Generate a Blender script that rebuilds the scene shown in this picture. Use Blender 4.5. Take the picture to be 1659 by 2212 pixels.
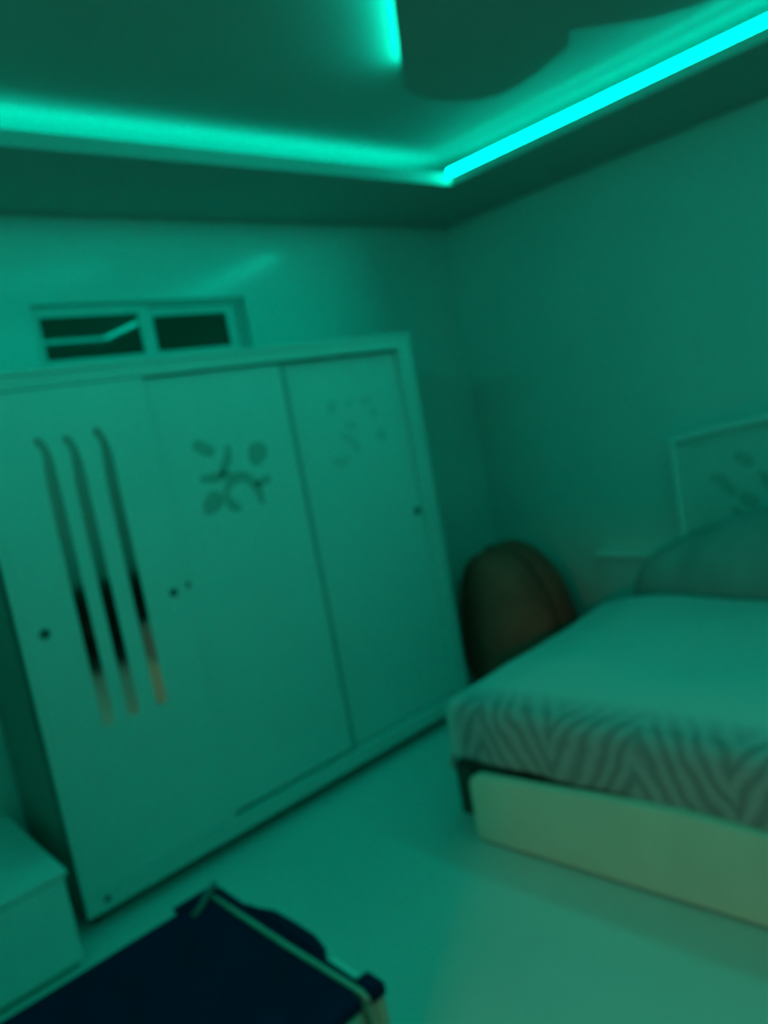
import bpy, bmesh, math, random
from mathutils import Matrix, Vector, noise

for o in list(bpy.data.objects):
    bpy.data.objects.remove(o, do_unlink=True)
scene = bpy.context.scene
COL = scene.collection

# ------------------------------------------------------------------ camera
IMG_W, IMG_H, F_PX = 1659.0, 2212.0, 1670.0
right = Vector((0.72759614, -0.66320427, -0.17539655))
down = Vector((-0.21634924, 0.02079112, -0.97609463))
fwd = Vector((0.65099682, 0.7481496, -0.1283562))
cam_data = bpy.data.cameras.new('camera')
cam = bpy.data.objects.new('camera', cam_data)
COL.objects.link(cam)
m = Matrix.Identity(4)
for i in range(3):
    m[i][0] = right[i]; m[i][1] = -down[i]; m[i][2] = -fwd[i]
m[0][3], m[1][3], m[2][3] = 0.0, 0.0, 1.62
cam.matrix_world = m
cam_data.sensor_fit = 'VERTICAL'
cam_data.sensor_height = 36.0
cam_data.lens = F_PX / IMG_H * 36.0
cam_data.clip_start = 0.02
cam_data.dof.use_dof = True          # the photograph is softly out of focus
cam_data.dof.focus_distance = 0.45
cam_data.dof.aperture_fstop = 4.8
scene.camera = cam

# ------------------------------------------------------------------ world, exposure
world = bpy.data.worlds.new('night')
scene.world = world
world.use_nodes = True
bg = world.node_tree.nodes['Background']
bg.inputs[0].default_value = (0.002, 0.006, 0.006, 1)
bg.inputs[1].default_value = 0.3
scene.view_settings.view_transform = 'Standard'
scene.view_settings.look = 'None'
scene.view_settings.exposure = 0.0
scene.view_settings.gamma = 1.0
scene.view_settings.use_curve_mapping = False

LED_COLOR = (0.0, 1.0, 0.66)
LED_RIGHT = 47.0
LED_FAR = 19.0
LED_BACK = 28.0
LED_LEFT = 44.0
LED_PANEL = 20.0
LAMP_COLOR = (1.0, 0.45, 0.30)
LAMP_STRENGTH = 360.0

# ------------------------------------------------------------------ helpers
MATS = {}

def mat(name, color, rough=0.6, spec=0.5, metallic=0.0, var=0.06, vscale=6.0, bump=0.0, bscale=60.0, coat=0.0, coat_rough=0.2):
    if name in MATS:
        return MATS[name]
    ma = bpy.data.materials.new(name)
    ma.use_nodes = True
    nt = ma.node_tree
    b = nt.nodes['Principled BSDF']
    tc = nt.nodes.new('ShaderNodeTexCoord')
    nz = nt.nodes.new('ShaderNodeTexNoise')
    nz.inputs['Scale'].default_value = vscale
    nz.inputs['Detail'].default_value = 3
    nt.links.new(tc.outputs['Object'], nz.inputs['Vector'])
    rp = nt.nodes.new('ShaderNodeValToRGB')
    rp.color_ramp.elements[0].position = 0.3
    rp.color_ramp.elements[1].position = 0.7
    rp.color_ramp.elements[0].color = tuple(c * (1 - var) for c in color) + (1,)
    rp.color_ramp.elements[1].color = tuple(min(1, c * (1 + var)) for c in color) + (1,)
    nt.links.new(nz.outputs['Fac'], rp.inputs['Fac'])
    nt.links.new(rp.outputs['Color'], b.inputs['Base Color'])
    b.inputs['Roughness'].default_value = rough
    b.inputs['Specular IOR Level'].default_value = spec
    b.inputs['Metallic'].default_value = metallic
    b.inputs['Coat Weight'].default_value = coat
    b.inputs['Coat Roughness'].default_value = coat_rough
    if bump > 0:
        n2 = nt.nodes.new('ShaderNodeTexNoise')
        n2.inputs['Scale'].default_value = bscale
        nt.links.new(tc.outputs['Object'], n2.inputs['Vector'])
        bp = nt.nodes.new('ShaderNodeBump')
        bp.inputs['Strength'].default_value = bump
        bp.inputs['Distance'].default_value = 0.004
        nt.links.new(n2.outputs['Fac'], bp.inputs['Height'])
        nt.links.new(bp.outputs['Normal'], b.inputs['Normal'])
    MATS[name] = ma
    return ma

def emit(name, color, strength):
    ma = bpy.data.materials.new(name)
    ma.use_nodes = True
    nt = ma.node_tree
    nt.nodes.remove(nt.nodes['Principled BSDF'])
    e = nt.nodes.new('ShaderNodeEmission')
    e.inputs['Color'].default_value = tuple(color) + (1,)
    e.inputs['Strength'].default_value = strength
    nt.links.new(e.outputs[0], nt.nodes['Material Output'].inputs['Surface'])
    return ma

def link(name, me, material, parent=None):
    o = bpy.data.objects.new(name, me)
    COL.objects.link(o)
    if material:
        me.materials.append(material)
    if parent:
        o.parent = parent
    return o

def from_bm(name, bm, material, parent=None, smooth=False):
    bmesh.ops.recalc_face_normals(bm, faces=bm.faces)
    me = bpy.data.meshes.new(name)
    bm.to_mesh(me)
    bm.free()
    if smooth:
        for p in me.polygons:
            p.use_smooth = True
    return link(name, me, material, parent)

def add_box(bm, x0, x1, y0, y1, z0, z1):
    vs = [bm.verts.new((x, y, z)) for x in (x0, x1) for y in (y0, y1) for z in (z0, z1)]
    for f in ((0, 1, 3, 2), (4, 6, 7, 5), (0, 4, 5, 1), (2, 3, 7, 6), (0, 2, 6, 4), (1, 5, 7, 3)):
        bm.faces.new([vs[i] for i in f])
    return vs

def box(name, x0, x1, y0, y1, z0, z1, material, parent=None, bevel=0.0, seg=2):
    """box in the parent's coordinates (parents sit unrotated unless stated)"""
    bm = bmesh.new()
    add_box(bm, x0, x1, y0, y1, z0, z1)
    if bevel > 0:
        bmesh.ops.recalc_face_normals(bm, faces=bm.faces)
        bmesh.ops.bevel(bm, geom=list(bm.edges), offset=bevel, segments=seg, profile=0.5, affect='EDGES')
    return from_bm(name, bm, material, parent, smooth=False)

def boxes(name, lst, material, parent=None):
    bm = bmesh.new()
    for b in lst:
        add_box(bm, *b)
    return from_bm(name, bm, material, parent)

def add_lathe(bm, prof, cx=0, cy=0, seg=24):
    rings = []
    for r, z in prof:
        rings.append([bm.verts.new((cx + r * math.cos(2 * math.pi * i / seg), cy + r * math.sin(2 * math.pi * i / seg), z)) for i in range(seg)])
    for a, b in zip(rings[:-1], rings[1:]):
        for i in range(seg):
            j = (i + 1) % seg
            bm.faces.new((a[i], a[j], b[j], b[i]))
    return rings

def lathe(name, prof, material, parent=None, cx=0, cy=0, seg=24, cap=True):
    bm = bmesh.new()
    r = add_lathe(bm, prof, cx, cy, seg)
    if cap:
        bm.faces.new(r[0]); bm.faces.new(list(reversed(r[-1])))
    return from_bm(name, bm, material, parent, smooth=True)

def prism(name, pts, axis, d0, d1, material, parent=None):
    """extrude a 2D outline along an axis; axis 'y': pts are (x,z); 'z': (x,y); 'x': (y,z)"""
    def P(p, d):
        return {'y': (p[0], d, p[1]), 'z': (p[0], p[1], d), 'x': (d, p[0], p[1])}[axis]
    bm = bmesh.new()
    a = [bm.verts.new(P(p, d0)) for p in pts]
    b = [bm.verts.new(P(p, d1)) for p in pts]
    n = len(pts)
    bm.faces.new(a); bm.faces.new(list(reversed(b)))
    for i in range(n):
        j = (i + 1) % n
        bm.faces.new((a[i], b[i], b[j], a[j]))
    return from_bm(name, bm, material, parent)

def catmull(pts, k=6, closed=False):
    out = []
    n = len(pts)
    rng = range(n) if closed else range(n - 1)
    for i in rng:
        g = (lambda q: pts[q % n]) if closed else (lambda q: pts[max(0, min(n - 1, q))])
        p0, p1, p2, p3 = g(i - 1), g(i), g(i + 1), g(i + 2)
        for s in range(k):
            t = s / k
            out.append(tuple(0.5 * (2 * p1[d] + (p2[d] - p0[d]) * t + (2 * p0[d] - 5 * p1[d] + 4 * p2[d] - p3[d]) * t * t
                                    + (3 * p1[d] - p0[d] - 3 * p2[d] + p3[d]) * t ** 3) for d in range(len(p1))))
    if not closed:
        out.append(tuple(pts[-1]))
    return out

def ribbon_outline(pts, w):
    c = catmull(pts, 6)
    L, R = [], []
    n = len(c)
    for i, p in enumerate(c):
        q0, q1 = c[max(0, i - 1)], c[min(n - 1, i + 1)]
        dx, dy = q1[0] - q0[0], q1[1] - q0[1]
        d = math.hypot(dx, dy) or 1
        t = i / (n - 1)
        ww = w * (0.35 + 0.65 * math.sin(math.pi * min(max(t, 0.06), 0.94)) ** 0.6) * 0.5
        L.append((p[0] - dy / d * ww, p[1] + dx / d * ww))
        R.append((p[0] + dy / d * ww, p[1] - dx / d * ww))
    return L + R[::-1]

def tube(name, pts, r, material, parent=None, seg=8):
    bm = bmesh.new()
    rings = []
    n = len(pts)
    for i, p in enumerate(pts):
        a = Vector(pts[max(0, i - 1)]); b = Vector(pts[min(n - 1, i + 1)])
        t = (b - a).normalized()
        u = t.cross(Vector((0, 0, 1)))
        if u.length < 1e-3:
            u = t.cross(Vector((1, 0, 0)))
        u.normalize(); v = t.cross(u)
        rings.append([bm.verts.new(Vector(p) + r * (math.cos(2 * math.pi * k / seg) * u + math.sin(2 * math.pi * k / seg) * v)) for k in range(seg)])
    for a, b in zip(rings[:-1], rings[1:]):
        for k in range(seg):
            bm.faces.new((a[k], a[(k + 1) % seg], b[(k + 1) % seg], b[k]))
    bm.faces.new(rings[0]); bm.faces.new(list(reversed(rings[-1])))
    return from_bm(name, bm, material, parent, smooth=True)

def empty(name, loc=(0, 0, 0), rz=0.0):
    o = bpy.data.objects.new(name, None)
    o.empty_display_size = 0.1
    COL.objects.link(o)
    o.location = loc
    o.rotation_euler = (0, 0, rz)
    return o

def tag(o, label, cat, group=None):
    o['label'] = label
    o['category'] = cat
    if group:
        o['group'] = group
    return o

def struct(o, label=None):
    o['kind'] = 'structure'
    if label:
        o['label'] = label
    return o

# ------------------------------------------------------------------ materials
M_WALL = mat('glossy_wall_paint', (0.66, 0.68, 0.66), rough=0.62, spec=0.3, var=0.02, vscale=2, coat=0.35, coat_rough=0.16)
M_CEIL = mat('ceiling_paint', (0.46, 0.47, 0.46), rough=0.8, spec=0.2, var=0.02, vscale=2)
M_FLOOR = mat('pale_floor_tile', (0.64, 0.67, 0.65), rough=0.5, spec=0.35, var=0.05, vscale=1.6)
M_DOOR = mat('white_laminate', (0.67, 0.67, 0.65), rough=0.45, spec=0.35, var=0.02, vscale=3)
M_FRAME = mat('white_frame_laminate', (0.62, 0.63, 0.61), rough=0.5, spec=0.3, var=0.03, vscale=4)
M_SIDE = mat('shaded_side_laminate', (0.30, 0.32, 0.28), rough=0.6, spec=0.3, var=0.05)  # the wardrobe side's shade is put into this darker grey
M_PRINT = mat('grey_flower_print', (0.40, 0.41, 0.37), rough=0.6, spec=0.3, var=0.08, vscale=20)
M_PRINT2 = mat('pale_flower_print', (0.56, 0.57, 0.54), rough=0.6, spec=0.3, var=0.06, vscale=20)
M_EDGE = mat('grey_edge_strip', (0.40, 0.42, 0.40), rough=0.5, spec=0.3)
M_KNOB = mat('dark_finger_pull', (0.10, 0.11, 0.10), rough=0.5, spec=0.3)
M_MIRROR = mat('mirror', (0.80, 0.64, 0.60), rough=0.07, metallic=1.0, var=0.01)
M_ALU = mat('white_window_frame', (0.62, 0.64, 0.62), rough=0.45, spec=0.4, var=0.02)
M_NIGHT = mat('dark_night_glass', (0.02, 0.075, 0.055), rough=0.03, spec=0.16, var=0.02)
M_WOOD = mat('dark_bed_wood', (0.045, 0.05, 0.045), rough=0.5, var=0.2, vscale=14)
M_BEIGE = mat('beige_upholstery', (0.68, 0.74, 0.62), rough=0.85, spec=0.2, var=0.05, vscale=5, bump=0.15, bscale=250)
M_MATTRESS = mat('mattress_ticking', (0.45, 0.45, 0.43), rough=0.9, spec=0.1)
M_GREY = mat('grey_blanket', (0.37, 0.39, 0.39), rough=0.9, spec=0.1, var=0.08, vscale=7, bump=0.2, bscale=120)
M_BROWN = mat('rust_brown_upholstery', (0.88, 0.09, 0.065), rough=0.75, spec=0.25, var=0.2, vscale=6, bump=0.3, bscale=60)
M_BROWN2 = mat('dark_brown_seam', (0.30, 0.05, 0.035), rough=0.7, spec=0.2)
M_CAB = mat('white_chest_paint', (0.80, 0.81, 0.79), rough=0.5, spec=0.3, var=0.03)
M_NAVY = mat('navy_fabric', (0.006, 0.013, 0.055), rough=0.8, spec=0.15, var=0.2, vscale=8, bump=0.1, bscale=200)
M_CREAM = mat('cream_trim', (0.62, 0.52, 0.42), rough=0.6, spec=0.3, var=0.05)
M_ZIP = mat('olive_zip', (0.18, 0.17, 0.12), rough=0.7)
M_TAGW = mat('white_tag', (0.85, 0.85, 0.82), rough=0.5)
M_TAPE = mat('led_tape_backing', (0.5, 0.55, 0.5), rough=0.6)
M_DARKWOOD = mat('black_lacquer_wood', (0.012, 0.014, 0.012), rough=0.6, spec=0.2, var=0.2)
M_LAMPMETAL = mat('lamp_metal', (0.3, 0.25, 0.2), rough=0.4, metallic=0.8)

# ------------------------------------------------------------------ room shell
XL, XR, YB, YF = -0.75, 3.74, -1.0, 3.27
ZS, ZLIP, ZC = 2.65, 2.705, 2.80          # soffit underside, top of its lip, upper ceiling
T = 0.12
struct(box('floor', XL - T, XR + T, YB - T, YF + T, -0.1, 0.0, M_FLOOR))
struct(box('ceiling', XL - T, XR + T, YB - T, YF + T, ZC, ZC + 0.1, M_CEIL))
struct(box('wall_right', XR, XR + T, YB - T, YF + T, 0, ZC, M_WALL))
DY0, DY1, DZT = -0.55, 0.385, 2.05        # unseen doorway in the left wall, added to shape the warm beam
struct(boxes('wall_left', [(XL - T, XL, YB - T, DY0, 0, ZC), (XL - T, XL, DY1, YF + T, 0, ZC), (XL - T, XL, DY0, DY1, DZT, ZC)], M_WALL))
struct(boxes('door_1', [(XL - T - 0.01, XL + 0.01, DY0, DY0 + 0.03, 0, DZT), (XL - T - 0.01, XL + 0.01, DY1 - 0.03, DY1, 0, DZT), (XL - T - 0.01, XL + 0.01, DY0 + 0.03, DY1 - 0.03, DZT - 0.03, DZT)], mat('door_frame_wood', (0.3, 0.2, 0.13), rough=0.5)), 'unseen open doorway frame added in the wall behind the camera')
HX0 = -2.9
M_HALL = mat('dark_hall_paint', (0.10, 0.09, 0.08), rough=0.8)  # unseen hall, kept dark to cut warm bounce into the room
struct(box('floor_hall', HX0, XL - T, -1.6, 1.4, -0.1, 0.0, M_HALL))
struct(boxes('wall_hall', [(HX0 - 0.1, HX0, -1.7, 1.5, 0, 2.6), (HX0, XL - T, -1.7, -1.6, 0, 2.6), (HX0, XL - T, 1.4, 1.5, 0, 2.6)], M_HALL))
struct(box('ceiling_hall', HX0 - 0.1, XL - T, -1.7, 1.5, 2.6, 2.7, M_HALL))
struct(box('wall_back', XL, XR, YB - T, YB, 0, ZC, M_WALL))
WX0, WX1, WZ0, WZ1 = 1.17, 2.195, 2.0, 2.285
struct(boxes('wall_far', [(XL, WX0, YF, YF + T, 0, ZC), (WX1, XR, YF, YF + T, 0, ZC),
                          (WX0, WX1, YF, YF + T, 0, WZ0), (WX0, WX1, YF, YF + T, WZ1, ZC)], M_WALL))
# dropped soffit round the room: slab, open cove ledge and lip
LX0, LX1, LY0, LY1 = -0.10, 3.09, -0.34, 2.61
COVE, LIPW = 0.22, 0.02
def soffit(name, slab, ledge, lip):
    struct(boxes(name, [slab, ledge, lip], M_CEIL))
soffit('trim_1', (XL, XR, LY1 + COVE, YF, ZS, ZC), (LX0, LX1, LY1, LY1 + COVE, ZS, ZS + 0.02), (LX0, LX1, LY1, LY1 + LIPW, ZS + 0.02, ZLIP))
soffit('trim_2', (LX1 + COVE, XR, YB, LY1 + COVE, ZS, ZC), (LX1, LX1 + COVE, LY0, LY1 + COVE, ZS, ZS + 0.02), (LX1, LX1 + LIPW, LY0, LY1 + LIPW, ZS + 0.02, ZLIP - 0.012))
soffit('trim_3', (XL, LX1 + COVE, YB, LY0 - COVE, ZS, ZC), (LX0, LX1 + COVE, LY0 - COVE, LY0, ZS, ZS + 0.02), (LX0, LX1, LY0 - LIPW, LY0, ZS + 0.02, ZLIP - 0.012))
soffit('trim_4', (XL, LX0 - COVE, LY0 - COVE, LY1 + COVE, ZS, ZC), (LX0 - COVE, LX0, LY0 - COVE, LY1 + COVE, ZS, ZS + 0.02), (LX0 - LIPW, LX0, LY0, LY1, ZS + 0.02, ZLIP - 0.012))

# dropped decorative panel in the middle of the ceiling, two lobes, S symmetric
half = [(1.728, 1.562), (1.935, 1.758), (2.156, 1.972)]
half += catmull([(2.156, 1.972), (2.243, 2.013), (2.355, 2.026), (2.509, 2.0), (2.617, 1.902), (2.611, 1.743), (2.568, 1.609), (2.531, 1.53), (2.455, 1.475)], 5)[1:]
half += [(2.439, 1.458), (2.529, 1.398), (2.656, 1.301), (2.743, 1.184), (2.784, 1.052)]
CX, CY = 1.85, 0.85
outline = half + [(2 * CX - x, 2 * CY - y) for x, y in half]
ZP = 2.73
panel = empty('ceiling_panel', (CX, CY, ZP))
struct(panel, 'dark lobed plaster panel hung below the ceiling')
loc = [(x - CX, y - CY) for x, y in outline]
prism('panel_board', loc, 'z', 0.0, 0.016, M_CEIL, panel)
bmh = bmesh.new()
for hx, hy in ((2.2, 1.55), (1.5, 0.15), (2.3, 0.95), (1.4, 0.75)):
    add_box(bmh, hx - CX - 0.05, hx - CX + 0.05, hy - CY - 0.05, hy - CY + 0.05, 0.016, ZC - ZP)
from_bm('hanger_block', bmh, M_CEIL, panel)

# ------------------------------------------------------------------ led strips
def led(p0, p1, face, up, width, strength, label, group='cove light strips', name='light_strip', rear=0.0):
    """flat light strip from p0 to p1: a backing tape and a glowing diffuser on the side `face`"""
    a, b = Vector(p0), Vector(p1)
    f = Vector(face).normalized(); u = Vector(up).normalized()
    root = empty(name, tuple((a + b) / 2))
    tag(root, label, 'light strip', group)
    c = (a + b) / 2
    def slab(nm, w, d0, d1, ma):
        bm = bmesh.new()
        vs = []
        for p in (a, b):
            for s in (-1, 1):
                for d in (d0, d1):
                    vs.append(bm.verts.new(p - c + u * (s * w / 2) + f * d))
        for q in ((0, 1, 3, 2), (4, 6, 7, 5), (0, 4, 5, 1), (2, 3, 7, 6), (0, 2, 6, 4), (1, 5, 7, 3)):
            bm.faces.new([vs[i] for i in q])
        return from_bm(nm, bm, ma, root)
    slab('backing', width * 1.2, -0.003, 0.0, M_TAPE)
    slab('diffuser', width, 0.0005, 0.003, emit('led_glow', LED_COLOR, strength))
    if rear > 0:
        slab('added_rear_glow', width * 0.9, -0.0055, -0.0035, emit('added_cove_glow', LED_COLOR, strength * rear))  # added back glow that fills the dark gap in the cove
    return root

TILT = math.radians(60)
ct, sn = math.cos(TILT), math.sin(TILT)
ZL = 2.716
led((LX1 + 0.012, LY0, ZL), (LX1 + 0.012, LY1 + 0.01, ZL), (-ct, 0, -sn), (-sn, 0, ct), 0.034, LED_RIGHT, 'bright cyan light strip glowing in the cove above the bed wall', rear=0.10)
led((LX0, LY1 + LIPW + 0.004, 2.685), (LX1, LY1 + LIPW + 0.004, 2.685), (0, 1, 0), (0, 0, 1), 0.026, LED_FAR, 'teal light strip hidden in the cove above the wardrobe')
led((LX0, LY0 - 0.012, ZL), (LX1, LY0 - 0.012, ZL), (0, ct, -sn), (0, sn, ct), 0.034, LED_BACK, 'light strip in the cove behind the camera, opposite the wardrobe')
led((LX0 - 0.012, LY0, ZL), (LX0 - 0.012, LY1, ZL), (ct, 0, -sn), (sn, 0, ct), 0.034, LED_LEFT, 'light strip in the cove opposite the bed wall')
# on top of the dropped panel
d45 = Vector((-1, 1, 0)).normalized()
a0 = Vector((1.60, 1.435, 2.765)) - d45 * 0.035
a1 = Vector((2.135, 1.945, 2.765)) - d45 * 0.035
led(a0, a1, d45, (0, 0, 1), 0.03, LED_PANEL, 'cyan light strip along the straight edge of the ceiling panel', 'ceiling panel strips')
b0 = Vector((2.40, 1.44, 2.765)); b1 = Vector((2.62, 1.28, 2.765))
dn = Vector((0.58, 0.81, 0)).normalized()
led(b0 - dn * 0.05, b1 - dn * 0.05, dn, (0, 0, 1), 0.02, LED_PANEL * 0.25, 'dim light strip in the notch of the ceiling panel', 'ceiling panel strips')

# ------------------------------------------------------------------ window above the wardrobe
win = struct(empty('window_1', ((WX0 + WX1) / 2, YF, WZ0)), 'small high sliding window with two night-dark panes')
ox, oz = (WX0 + WX1) / 2, WZ0
def wbox(name, x0, x1, y0, y1, z0, z1, ma, par=win, bevel=0.004):
    return box(name, x0 - ox, x1 - ox, y0, y1, z0 - oz, z1 - oz, ma, par, bevel)
wbox('frame_rail', WX0, WX1, 0.03, 0.09, WZ1 - 0.02, WZ1, M_ALU)
wbox('frame_rail', WX0, WX1, 0.03, 0.09, WZ0, WZ0 + 0.02, M_ALU)
wbox('frame_stile', WX0, WX0 + 0.018, 0.03, 0.09, WZ0 + 0.02, WZ1 - 0.02, M_ALU)
wbox('frame_stile', WX1 - 0.018, WX1, 0.03, 0.09, WZ0 + 0.02, WZ1 - 0.02, M_ALU)
def sash(x0, x1, y0, ix0, ix1, iz0, iz1, gy):
    s = bpy.data.objects.new('sash', None)
    boxes_l = [(x0 - ox, ix0 - ox, y0, y0 + 0.022, 0.02, WZ1 - 0.02 - oz), (ix1 - ox, x1 - ox, y0, y0 + 0.022, 0.02, WZ1 - 0.02 - oz),
               (ix0 - ox, ix1 - ox, y0, y0 + 0.022, 0.02, iz0 - oz), (ix0 - ox, ix1 - ox, y0, y0 + 0.022, iz1 - oz, WZ1 - 0.02 - oz)]
    so = boxes('sash', boxes_l, M_ALU, win)
    wbox('pane', ix0 - 0.004, ix1 + 0.004, gy, gy + 0.004, iz0 - 0.004, iz1 + 0.004, M_NIGHT, so, 0)
sash(WX0 + 0.018, 1.70, 0.034, 1.208, 1.642, 2.062, 2.238, 0.042)
sash(1.655, WX1 - 0.018, 0.058, 1.722, 2.112, 2.066, 2.226, 0.066)

# ------------------------------------------------------------------ wardrobe
WFX0, WFX1, WFY, WFT = 0.694, 2.72, 2.718, 1.965      # left, right, front, top
wr = empty('wardrobe', ((WFX0 + WFX1) / 2, 3.0, 0))
tag(wr, 'large white three-door wardrobe with mirror strips and flower prints under the high window', 'wardrobe')
wx, wy = (WFX0 + WFX1) / 2, 3.0
def wb(name, x0, x1, y0, y1, z0, z1, ma, par=None, bevel=0.003):
    return box(name, x0 - wx, x1 - wx, y0 - wy, y1 - wy, z0, z1, ma, par or wr, bevel)
YBK = 3.255
wb('side_panel', WFX0, WFX0 + 0.02, WFY + 0.012, YBK, 0.07, WFT - 0.02, M_SIDE)
wb('side_panel', WFX1 - 0.02, WFX1, WFY + 0.012, YBK, 0.07, WFT - 0.02, M_SIDE)
wb('top_panel', WFX0 - 0.008, WFX1 + 0.008, WFY - 0.01, YBK, WFT - 0.02, WFT, M_FRAME)
wb('back_panel', WFX0 + 0.02, WFX1 - 0.02, YBK - 0.012, YBK, 0.07, WFT - 0.02, M_SIDE)
wb('bottom_panel', WFX0 + 0.02, WFX1 - 0.02, WFY + 0.05, YBK - 0.012, 0.07, 0.09, M_SIDE)
wb('top_rail', WFX0, WFX1, WFY - 0.004, WFY + 0.05, 1.898, WFT - 0.02, M_FRAME)
wb('bottom_rail', WFX0, WFX1, WFY - 0.004, WFY + 0.05, 0.07, 0.136, M_FRAME)
wb('side_stile', WFX0, WFX0 + 0.022, WFY - 0.004, WFY + 0.05, 0.136, 1.898, M_DOOR)
wb('side_stile', 2.637, WFX1, WFY - 0.004, WFY + 0.05, 0.136, 1.898, M_FRAME)
for fx in (WFX0 + 0.06, WFX1 - 0.06):
    for fy in (WFY + 0.12, YBK - 0.06):
        wb('foot', fx - 0.025, fx + 0.025, fy - 0.025, fy + 0.025, 0, 0.07, M_DARKWOOD)
# doors: front sheet, middle sheet and rear sheet of a three-track slider
DZ0, DZ1 = 0.138, 1.896
D1Y, D2Y, D3Y = WFY + 0.000, WFY + 0.018, WFY + 0.036
d1 = wb('door', 0.717, 1.315, D1Y, D1Y + 0.016, DZ0, DZ1, M_DOOR, bevel=0.002)
d2 = wb('door', 1.298, 1.945, D2Y, D2Y + 0.016, DZ0 + 0.014, DZ1 - 0.006, M_DOOR, bevel=0.002)
d3 = wb('door', 1.90, 2.640, D3Y, D3Y + 0.014, DZ0 + 0.006, DZ1 - 0.006, M_DOOR, bevel=0.002)
d1['label'] = 'door with three mirror strips'
d2['label'] = 'middle door with dark flower print'
d3['label'] = 'right door with faint flower print'
wb('edge_strip', 1.945, 1.968, D2Y - 0.004, D2Y + 0.016, DZ0 + 0.014, DZ1 - 0.006, M_EDGE, d2, 0.002)  # grey strip along the right edge of the middle door
# mirror strips with hooked tops on the first door
for cx, ztop in ((0.915, 1.735), (1.010, 1.728), (1.120, 1.738)):
    w = 0.021
    pts = [(cx - w, 0.715)]
    pts += [(cx + w * math.cos(t), 0.718 + 0.022 * math.sin(t)) for t in [math.pi + k * math.pi / 8 for k in range(1, 8)]]
    pts += [(cx + w, 0.715), (cx + w, ztop - 0.10), (cx + w - 0.006, ztop - 0.05), (cx + w - 0.018, ztop - 0.015), (cx - 0.010, ztop), (cx - 0.026, ztop + 0.002),
            (cx - 0.032, ztop - 0.010), (cx - 0.028, ztop - 0.022), (cx - 0.018, ztop - 0.035), (cx - w + 0.008, ztop - 0.06), (cx - w, ztop - 0.18)]
    prism('mirror_strip', [(x - wx, z) for x, z in pts], 'y', D1Y - wy - 0.0015, D1Y - wy + 0.002, M_MIRROR, d1)
def pull(x, z, y, par, r=0.017):
    bm = bmesh.new()
    rr = add_lathe(bm, [(r, -0.002), (r, 0.003), (r * 0.75, 0.0045), (r * 0.5, 0.0015)], seg=16)
    bm.faces.new(rr[0]); bm.faces.new(list(reversed(rr[-1])))
    bmesh.ops.rotate(bm, verts=bm.verts, matrix=Matrix.Rotation(math.pi / 2, 3, 'X'))
    bmesh.ops.translate(bm, verts=bm.verts, vec=(x - wx, y - wy, z))
    return from_bm('finger_pull', bm, M_KNOB, par)
pull(0.776, 1.084, D1Y, d1, 0.018)
pull(1.257, 1.088, D1Y, d1, 0.016)
pull(1.325, 1.097, D2Y, d2, 0.013)
pull(2.612, 1.106, D3Y, d3, 0.020)
pull(0.771, 0.110, WFY - 0.004, wr, 0.012)
# flower prints
def petal(pts, w, y, par, ma, closed=False):
    pts = [(x - wx, z) for x, z in pts]
    if closed:
        mx_, mz_ = sum(p[0] for p in pts) / len(pts), sum(p[1] for p in pts) / len(pts)
        pts = [(mx_ + (x - mx_) * 1.12, mz_ + (z - mz_) * 1.12) for x, z in pts]
    out = catmull(pts, 4, True) if closed else ribbon_outline(pts, w * 1.25)
    return prism('flower_petal', out, 'y', y - wy - 0.0012, y - wy + 0.001, ma, par)
m2 = [([(1.472, 1.622), (1.508, 1.601), (1.558, 1.574)], 0.042, 0), ([(1.618, 1.594), (1.617, 1.551), (1.589, 1.509), (1.562, 1.483)], 0.030, 0),
      ([(1.728, 1.571), (1.775, 1.577), (1.802, 1.545), (1.783, 1.513), (1.744, 1.494), (1.715, 1.515)], 0, 1),
      ([(1.474, 1.482), (1.51, 1.478), (1.563, 1.476), (1.618, 1.481)], 0.030, 0),
      ([(1.57, 1.389), (1.589, 1.433), (1.634, 1.457), (1.677, 1.452), (1.71, 1.419), (1.728, 1.376), (1.729, 1.331)], 0.034, 0),
      ([(1.718, 1.415), (1.762, 1.422), (1.792, 1.432)], 0.028, 0),
      ([(1.467, 1.383), (1.507, 1.421), (1.542, 1.414), (1.555, 1.379), (1.523, 1.352), (1.475, 1.344)], 0, 1),
      ([(1.574, 1.388), (1.592, 1.352), (1.626, 1.33)], 0.032, 0)]
for pts, w, c in m2:
    petal(pts, w, D2Y, d2, M_PRINT, bool(c))
m3 = [([(2.177, 1.68), (2.222, 1.661)], 0.05), ([(2.286, 1.678), (2.325, 1.686)], 0.03), ([(2.366, 1.681), (2.437, 1.673)], 0.03), ([(2.43, 1.643), (2.457, 1.595)], 0.035),
      ([(2.254, 1.591), (2.324, 1.566)], 0.04), ([(2.227, 1.546), (2.283, 1.512), (2.312, 1.453)], 0.034), ([(2.441, 1.527), (2.491, 1.484)], 0.05), ([(2.157, 1.448), (2.191, 1.42), (2.252, 1.442)], 0.035)]
for pts, w in m3:
    petal(pts, w, D3Y, d3, M_PRINT2)

# ------------------------------------------------------------------ low white chest left of the wardrobe
ch = empty('low_chest', (0.2, 2.93, 0))
tag(ch, 'low plain white chest on the floor left of the wardrobe', 'chest')
box('carcass', -0.435, 0.425, -0.325, 0.325, 0.02, 0.322, M_CAB, ch, 0.004)
box('lid', -0.44, 0.435, -0.335, 0.328, 0.322, 0.342, M_CAB, ch, 0.004)
box('front_board', -0.43, 0.42, -0.331, -0.325, 0.025, 0.316, M_CAB, ch, 0.002)
box('plinth', -0.42, 0.41, -0.315, 0.31, 0.0, 0.02, M_SIDE, ch)

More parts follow.
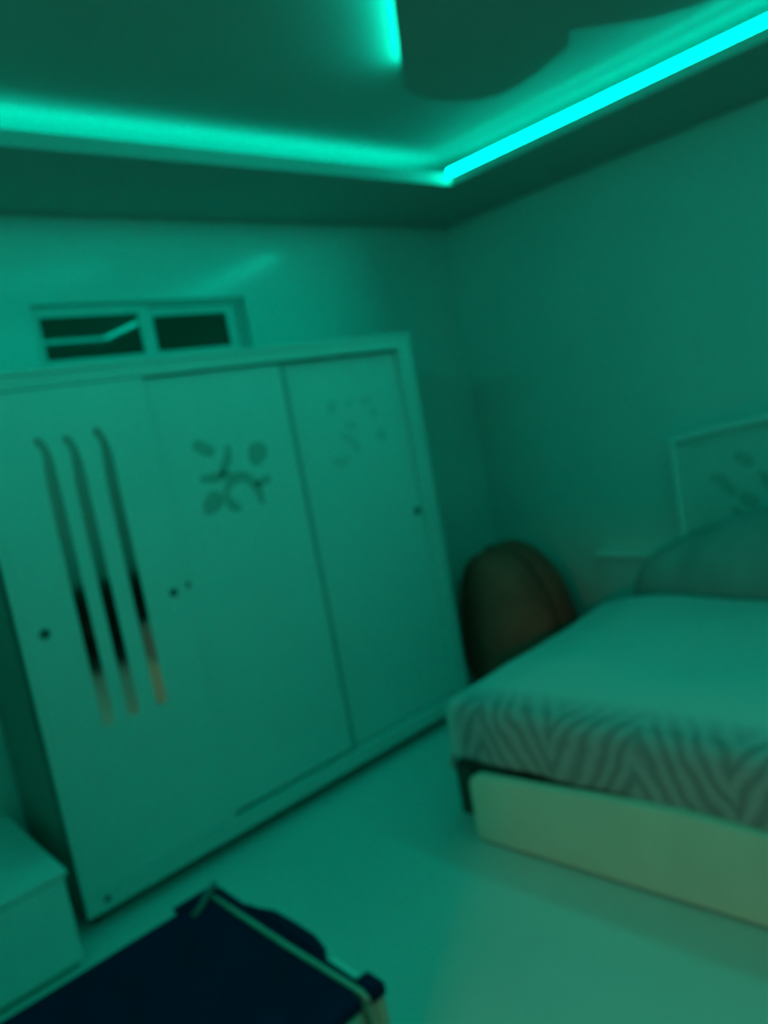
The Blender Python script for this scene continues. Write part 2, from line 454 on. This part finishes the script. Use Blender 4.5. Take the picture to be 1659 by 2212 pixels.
# ------------------------------------------------------------------ navy trunk in the foreground
tr = empty('trunk', (0.53, 1.76, 0))
tag(tr, 'navy-topped trunk with cream piping and side handle on the floor in front', 'trunk')
tx, ty = 0.53, 1.76
def tb(name, x0, x1, y0, y1, z0, z1, ma, par=tr, bevel=0.008):
    return box(name, x0 - tx, x1 - tx, y0 - ty, y1 - ty, z0, z1, ma, par, bevel)
tb('body', 0.135, 0.935, 1.402, 2.10, 0.012, 0.268, M_CREAM)
lid = tb('lid', 0.130, 0.885, 1.398, 2.105, 0.268, 0.300, M_NAVY)
tb('side_rim', 0.885, 0.918, 1.46, 2.11, 0.262, 0.302, M_NAVY)
tube('piping', [(0.876 - tx, 2.09 - ty, 0.301), (0.878 - tx, 1.9 - ty, 0.303), (0.882 - tx, 1.7 - ty, 0.303), (0.89 - tx, 1.5 - ty, 0.303), (0.896 - tx, 1.41 - ty, 0.300), (0.899 - tx, 1.392 - ty, 0.285)], 0.0075, M_CREAM, tr)
hp = [(0.914, 1.95), (0.926, 1.90), (0.946, 1.85), (0.951, 1.75), (0.950, 1.66), (0.936, 1.60), (0.914, 1.57)]
prism('handle', [(x - tx, y - ty) for x, y in hp], 'z', 0.285, 0.306, M_NAVY, tr)
tb('name_tag', 0.919, 0.936, 1.462, 1.565, 0.290, 0.297, M_TAGW, bevel=0.002)
tb('corner_cap', 0.908, 0.950, 1.386, 1.452, 0.272, 0.305, M_NAVY, bevel=0.006)
tb('side_wall', 0.918, 0.950, 1.392, 1.50, 0.012, 0.272, M_CREAM, bevel=0.01)
tb('front_panel', 0.15, 0.872, 1.394, 1.402, 0.02, 0.266, M_CREAM, bevel=0.003)
tube('zip', [(0.883 - tx, 1.394 - ty, 0.282), (0.889 - tx, 1.393 - ty, 0.25), (0.892 - tx, 1.393 - ty, 0.18), (0.893 - tx, 1.393 - ty, 0.03)], 0.006, M_ZIP, tr)
# latch at the far corner with a small strap
tb('latch_plate', 0.77, 0.905, 2.085, 2.125, 0.296, 0.308, M_NAVY, bevel=0.003)
tube('strap', [(0.905 - tx, 2.11 - ty, 0.314), (0.868 - tx, 2.082 - ty, 0.316), (0.83 - tx, 2.055 - ty, 0.310), (0.79 - tx, 2.033 - ty, 0.306)], 0.010, mat('dull_grey_strap', (0.16, 0.17, 0.17), rough=0.7), tr)
for fx in (0.17, 0.89):
    for fy in (1.44, 2.06):
        tb('foot', fx - 0.02, fx + 0.02, fy - 0.02, fy + 0.02, 0, 0.013, M_DARKWOOD, bevel=0.002)

# ------------------------------------------------------------------ bed (turned a few degrees from the wall)
BR = math.radians(3.6)
bed = empty('bed', (1.985, 2.10, 0), BR)       # local +x runs to the head, local -y across to the right
tag(bed, 'double bed with beige padded footboard and dark legs', 'bed')
BW, BL = 1.62, 1.50
box('side_rail', 0.03, BL, -0.10, -0.065, 0.20, 0.33, M_WOOD, bed, 0.004)
box('side_rail', 0.03, BL, -BW, -BW + 0.035, 0.20, 0.33, M_WOOD, bed, 0.004)
box('end_rail', 0.0, 0.03, -BW, -0.065, 0.20, 0.33, M_WOOD, bed, 0.004)
box('end_rail', BL, BL + 0.03, -BW, -0.065, 0.20, 0.33, M_WOOD, bed, 0.004)
box('base_board', 0.03, BL, -BW + 0.035, -0.10, 0.25, 0.30, M_WOOD, bed)
for lx in (-0.005, BL - 0.03):
    for ly in (-0.022, -BW + 0.035):
        box('leg', lx, lx + 0.06, ly - 0.045, ly + 0.045, 0.0, 0.215, M_WOOD, bed, 0.004)
box('mattress', 0.02, BL + 0.02, -BW + 0.02, -0.09, 0.305, 0.485, M_MATTRESS, bed, 0.04, 3)
FBT = [(-0.150, 0.215), (-0.156, 0.245), (-0.175, 0.262), (-0.21, 0.268), (-0.45, 0.279), (-0.70, 0.294), (-0.935, 0.303), (-1.17, 0.294), (-1.42, 0.279), (-1.66, 0.268), (-1.695, 0.262), (-1.714, 0.245), (-1.72, 0.215)]
fb = prism('footboard', [(-1.705, 0.010), (-1.72, 0.03)] + FBT[::-1] + [(-0.150, 0.03), (-0.165, 0.010)], 'x', -0.142, -0.098, M_BEIGE, bed)
bv = fb.modifiers.new('soft_edge', 'BEVEL'); bv.width = 0.008; bv.segments = 2; bv.limit_method = 'ANGLE'
fb.rotation_euler = (0, 0, math.radians(1.4))
fb['label'] = 'beige padded footboard'

# headboard fixed to the wall
hb = empty('headboard', (3.70, 1.25, 0))
tag(hb, 'white arched headboard with flower print on the wall behind the pillow', 'headboard')
hx, hy = 3.70, 1.25
top = [(1.945, 1.235), (1.80, 1.258), (1.65, 1.280), (1.46, 1.300), (1.25, 1.308), (1.04, 1.300), (0.85, 1.280), (0.70, 1.258), (0.57, 1.235)]
panel_pts = [(0.57 - hy, 0.0)] + [(y - hy, z) for y, z in reversed(top)] + [(1.945 - hy, 0.0)]
pb = prism('panel', panel_pts, 'x', 3.665 - hx, 3.738 - hx, M_FRAME, hb)
rail = [(y - hy, z) for y, z in top] + [(y - hy, z - 0.030) for y, z in reversed(top)]
M_MOULD = mat('bright_white_moulding', (0.82, 0.83, 0.81), rough=0.4)
prism('top_moulding', rail, 'x', 3.628 - hx, 3.668 - hx, M_MOULD, hb)
box('side_moulding', 3.635 - hx, 3.668 - hx, 1.915 - hy, 1.944 - hy, 0.0, 1.206, M_MOULD, hb, 0.004)
box('side_moulding', 3.635 - hx, 3.668 - hx, 0.57 - hy, 0.598 - hy, 0.0, 1.206, M_MOULD, hb, 0.004)
wing = box('side_wing', 3.68 - hx, 3.738 - hx, 1.947 - hy, 2.48 - hy, 0.0, 0.60, M_FRAME, hb, 0.003)
box('wing_cap', 3.655 - hx, 3.738 - hx, 1.947 - hy, 2.485 - hy, 0.60, 0.632, M_MOULD, wing, 0.005)
for pts, w in [([(1.64, 1.125), (1.60, 1.10), (1.555, 1.075)], 0.06), ([(1.77, 1.02), (1.72, 1.005), (1.68, 0.955), (1.655, 0.93)], 0.055),
               ([(1.63, 0.93), (1.60, 0.90), (1.55, 0.885)], 0.07), ([(1.53, 1.03), (1.48, 0.96), (1.44, 0.93)], 0.05),
               ([(1.40, 1.12), (1.35, 1.06), (1.30, 1.04)], 0.06), ([(1.68, 0.87), (1.64, 0.83), (1.58, 0.82)], 0.04)]:
    prism('flower_petal', ribbon_outline([(y - hy, z) for y, z in pts], w), 'x', 3.6635 - hx, 3.666 - hx, mat('soft_flower_print', (0.47, 0.48, 0.45), rough=0.6), pb)

# ------------------------------------------------------------------ quilt
def chevron_material():
    ma = bpy.data.materials.new('chevron_quilt')
    ma.use_nodes = True
    nt = ma.node_tree
    b = nt.nodes['Principled BSDF']
    b.inputs['Roughness'].default_value = 0.9
    b.inputs['Specular IOR Level'].default_value = 0.1
    uv = nt.nodes.new('ShaderNodeUVMap')
    sp = nt.nodes.new('ShaderNodeSeparateXYZ')
    nt.links.new(uv.outputs[0], sp.inputs[0])
    def math_(op, a, b_=None, c=None):
        n = nt.nodes.new('ShaderNodeMath'); n.operation = op
        for i, v in enumerate((a, b_, c)):
            if v is None: continue
            if isinstance(v, (int, float)): n.inputs[i].default_value = v
            else: nt.links.new(v, n.inputs[i])
        return n.outputs[0]
    nz = nt.nodes.new('ShaderNodeTexNoise'); nz.inputs['Scale'].default_value = 6
    nt.links.new(uv.outputs[0], nz.inputs['Vector'])
    s = math_('ADD', sp.outputs['X'], math_('MULTIPLY', math_('SUBTRACT', nz.outputs['Fac'], 0.5), 0.10))
    tri = math_('PINGPONG', math_('ADD', s, -0.125), 0.30)
    ph = math_('ADD', math_('MULTIPLY', tri, 1.8), sp.outputs['Y'])
    wv = math_('SINE', math_('MULTIPLY', ph, 2 * math.pi / 0.120))
    st = math_('MULTIPLY_ADD', wv, 0.5, 0.5)
    border = nt.nodes.new('ShaderNodeMapRange')          # hanging edge only: chevron print, with the shade there painted in
    border.inputs['From Min'].default_value = 0.10
    border.inputs['From Max'].default_value = -0.01
    nt.links.new(sp.outputs['Y'], border.inputs['Value'])
    left = nt.nodes.new('ShaderNodeMapRange')
    left.inputs['From Min'].default_value = 0.04
    left.inputs['From Max'].default_value = -0.02
    nt.links.new(sp.outputs['X'], left.inputs['Value'])
    bd = math_('MULTIPLY', border.outputs[0], math_('SUBTRACT', 1.0, left.outputs[0]))
    mx = nt.nodes.new('ShaderNodeMix'); mx.data_type = 'RGBA'
    mx.inputs[6].default_value = (0.27, 0.28, 0.29, 1)  # stripe tones darkened to stand for shade on the hang
    mx.inputs[7].default_value = (0.43, 0.44, 0.46, 1)
    nt.links.new(st, mx.inputs[0])
    m2_ = nt.nodes.new('ShaderNodeMix'); m2_.data_type = 'RGBA'
    m2_.inputs[6].default_value = (0.61, 0.62, 0.62, 1)
    nt.links.new(bd, m2_.inputs[0])
    nt.links.new(mx.outputs[2], m2_.inputs[7])
    nt.links.new(m2_.outputs[2], b.inputs['Base Color'])
    bp = nt.nodes.new('ShaderNodeBump'); bp.inputs['Strength'].default_value = 0.25; bp.inputs['Distance'].default_value = 0.006
    nt.links.new(math_('MULTIPLY', st, bd), bp.inputs['Height'])
    nt.links.new(bp.outputs['Normal'], b.inputs['Normal'])
    return ma

def quilt():
    hangF, hangS = 0.24, 0.24
    W, L = BW - 0.05, 1.14
    r = 0.055
    ns, ntt = 110, 96
    bm = bmesh.new()
    uvl = bm.loops.layers.uv.new('UVMap')
    S = [-hangS + (W + 2 * hangS) * i / ns for i in range(ns + 1)]
    Tt = [-hangF + (L + hangF) * j / ntt for j in range(ntt + 1)]
    def drop(d):
        """arc then straight down; returns (outward, down)"""
        if d <= 0: return 0.0, 0.0
        a = d / r
        if a < math.pi / 2: return r * math.sin(a), r * (1 - math.cos(a))
        return r, r + (d - r * math.pi / 2)
    grid = []
    for t in Tt:
        row = []
        for s in S:
            ds = max(-s, s - W, 0.0); dt = max(-t, 0.0)
            d = math.hypot(ds, dt)
            o, dz = drop(d)
            ux, us = (dt / d, ds / d) if d > 0 else (0, 0)
            sc = min(max(s, 0), W); tcl = max(t, 0)
            x = -0.005 + r * 0.0 + tcl - o * ux + (r if False else 0)
            y = -(sc) + (o * us if s < 0 else -o * us)
            z = 0.498 - dz
            top_w = max(0.0, 1 - d / 0.06)
            # plump body: rises away from the edges, with soft lumps
            e = min(tcl / 0.35, 1.0); e2 = min(min(sc, W - sc) / 0.30, 1.0)
            z += top_w * (0.055 * math.sin(e * math.pi / 2) * math.sin(max(e2, 0) * math.pi / 2) + 0.018 * noise.noise(Vector((x * 3, y * 3, 1.7))) * e)
            z += top_w * 0.03 * max(0, (tcl - 0.8)) * 1.0
            if d > 0.03:
                k = min((d - 0.03) / 0.15, 1.0)
                w1 = 0.012 * math.sin(s * 21 + 1.0) + 0.008 * noise.noise(Vector((s * 6, t * 2, 3.1)))
                w2 = 0.012 * math.sin(t * 19 + 0.5) + 0.008 * noise.noise(Vector((s * 2, t * 6, 8.1)))
                if dt > 0: x += -0.004 * k + 0.35 * w1 * k
                if ds > 0: y += (0.01 + w2) * k * (1 if s < 0 else -1)
            row.append((bm.verts.new((x, y, max(z, 0.20))), s, t))
        grid.append(row)
    for j in range(ntt):
        for i in range(ns):
            q = [grid[j][i], grid[j][i + 1], grid[j + 1][i + 1], grid[j + 1][i]]
            f = bm.faces.new([v[0] for v in q])
            for lp, v in zip(f.loops, q):
                lp[uvl].uv = (v[1], v[2])
    o = from_bm('quilt', bm, chevron_material(), None, smooth=True)
    o.location = (1.985, 2.025, 0); o.rotation_euler = (0, 0, BR)
    so = o.modifiers.new('thickness', 'SOLIDIFY'); so.thickness = 0.010; so.offset = 1.0
    return o
tag(quilt(), 'pale quilt with chevron striped edge spread over the bed', 'quilt')

# ------------------------------------------------------------------ bunched blanket at the head of the bed
def blanket():
    ridge = [(2.10, 0.53, 0.03), (2.06, 0.61, 0.09), (1.98, 0.695, 0.14), (1.80, 0.785, 0.17), (1.64, 0.845, 0.185), (1.43, 0.91, 0.19), (1.2, 0.94, 0.19), (0.95, 0.92, 0.19), (0.75, 0.82, 0.17), (0.62, 0.70, 0.13), (0.56, 0.54, 0.04)]
    sec = catmull(ridge, 6)
    bm = bmesh.new()
    rows = []
    NA = 22
    for y, zt, hw in sec:
        row = []
        for k in range(NA + 1):
            a = math.pi * k / NA
            x = -math.cos(a) * hw
            z = math.sin(a) ** 0.8 * (zt - 0.487)
            fold = 0.018 * math.sin(y * 17 + 5 * x + 2 * noise.noise(Vector((x * 4, y * 3, 0)))) + 0.025 * noise.noise(Vector((x * 7, y * 5, 2.0)))
            x = x + math.copysign(1, x) * 0
            row.append(bm.verts.new((3.42 + x - fold * (1 if 0.05 < a < 1.6 else 0.3) * math.sin(a), y, 0.487 + z)))
        rows.append(row)
    for a, b in zip(rows[:-1], rows[1:]):
        for k in range(NA):
            bm.faces.new((a[k], a[k + 1], b[k + 1], b[k]))
        bm.faces.new((a[0], b[0], b[-1], a[-1]))
    bm.faces.new(rows[0]); bm.faces.new(rows[-1][::-1])
    for v in bm.verts:
        v.co -= Vector((3.42, 1.3, 0.487))
    o = from_bm('blanket', bm, M_GREY, None, smooth=True)
    o.location = (3.42, 1.3, 0.487)
    return o
tag(blanket(), 'dark grey rumpled blanket heaped against the headboard', 'blanket')

# ------------------------------------------------------------------ brown bean bag in the corner
bb = empty('bean_bag', (3.255, 2.76, 0))
tag(bb, 'dark brown rounded bean bag seat between wardrobe and bed', 'bean bag')
prof = [(0.00, 0.00, 0.240, 0.24), (0.03, 0.00, 0.303, 0.30), (0.12, 0.00, 0.343, 0.335), (0.26, 0.00, 0.343, 0.33), (0.40, -0.01, 0.325, 0.31), (0.52, -0.02, 0.307, 0.285), (0.62, -0.035, 0.280, 0.25), (0.70, -0.055, 0.245, 0.205), (0.75, -0.07, 0.209, 0.155), (0.772, -0.08, 0.160, 0.10), (0.780, -0.085, 0.089, 0.05)]
bm = bmesh.new()
rings = []
NS = 48
for z, cx, rx, ry in prof:
    ring = []
    for k in range(NS):
        a = 2 * math.pi * k / NS
        ca, sa = math.cos(a), math.sin(a)
        f = 1 + 0.035 * noise.noise(Vector((ca * 1.8, sa * 1.8, z * 3.0)))
        crease = 1 - 0.05 * math.exp(-((ca + 0.12) / 0.10) ** 2) * (1 if sa < 0 else 0.3)
        ring.append(bm.verts.new((cx + rx * ca * f, ry * sa * f * crease, z + 0.012 * math.sin(2 * a + 0.6) * min(z / 0.6, 1) * (1 if z > 0.05 else 0))))
    rings.append(ring)
for a, b in zip(rings[:-1], rings[1:]):
    for k in range(NS):
        bm.faces.new((a[k], a[(k + 1) % NS], b[(k + 1) % NS], b[k]))
bm.faces.new(rings[0][::-1]); bm.faces.new(rings[-1])
bo = from_bm('cover', bm, M_BROWN, bb, smooth=True)
sd = bo.modifiers.new('smooth', 'SUBSURF'); sd.levels = 1; sd.render_levels = 1
tube('seam', [(-0.05 + cx, -ry * 0.965, z) for z, cx, rx, ry in prof[2:-1]], 0.006, M_BROWN2, bb)
tube('carry_loop', [(-0.14, 0.05, 0.755), (-0.13, 0.055, 0.775), (-0.09, 0.055, 0.783), (-0.05, 0.055, 0.775), (-0.04, 0.05, 0.755)], 0.008, M_BROWN2, bb)

# ------------------------------------------------------------------ behind the camera: unseen sideboard added for the mirror strips, unseen lamp for warm light
cb = empty('sideboard', (2.35, -0.80, 0))
tag(cb, 'unseen black low sideboard added against the wall behind the camera', 'sideboard')
box('carcass', -0.75, 0.75, -0.195, 0.18, 0.06, 0.62, M_DARKWOOD, cb, 0.004)
box('top', -0.77, 0.77, -0.198, 0.20, 0.62, 0.645, M_DARKWOOD, cb, 0.004)
for k in range(3):
    dr = box('door', -0.74 + k * 0.495, -0.255 + k * 0.495, 0.18, 0.196, 0.07, 0.61, M_DARKWOOD, cb, 0.003)
    box('handle', -0.30 + k * 0.495, -0.285 + k * 0.495, 0.196, 0.212, 0.30, 0.42, M_LAMPMETAL, dr, 0.002)
for fx in (-0.7, 0.7):
    for fy in (-0.16, 0.14):
        box('leg', fx - 0.02, fx + 0.02, fy - 0.02, fy + 0.02, 0, 0.06, M_DARKWOOD, cb)

lp = empty('pendant_lamp', (-2.05, -0.42, 1.50))
tag(lp, 'unseen pendant lamp with warm bulb and dark shade, added in the hall outside the doorway', 'lamp')
lathe('cord', [(0.006, 0.14), (0.006, 1.099)], M_LAMPMETAL, lp, seg=8)
lathe('bulb', [(0.002, -0.012), (0.075, -0.010), (0.085, 0.0), (0.075, 0.010), (0.012, 0.03), (0.012, 0.075)], emit('warm_bulb', LAMP_COLOR, LAMP_STRENGTH), lp, seg=20)
lathe('socket', [(0.018, 0.072), (0.018, 0.14)], M_LAMPMETAL, lp, seg=16)
lathe('shade', [(0.25, -0.038), (0.255, -0.034), (0.20, 0.06), (0.08, 0.135), (0.018, 0.142), (0.0005, 0.142)], mat('dark_lamp_shade', (0.03, 0.03, 0.03), rough=0.8, spec=0.1), lp, seg=40, cap=False)  # opaque shade shaped to keep the warm light off the upper walls
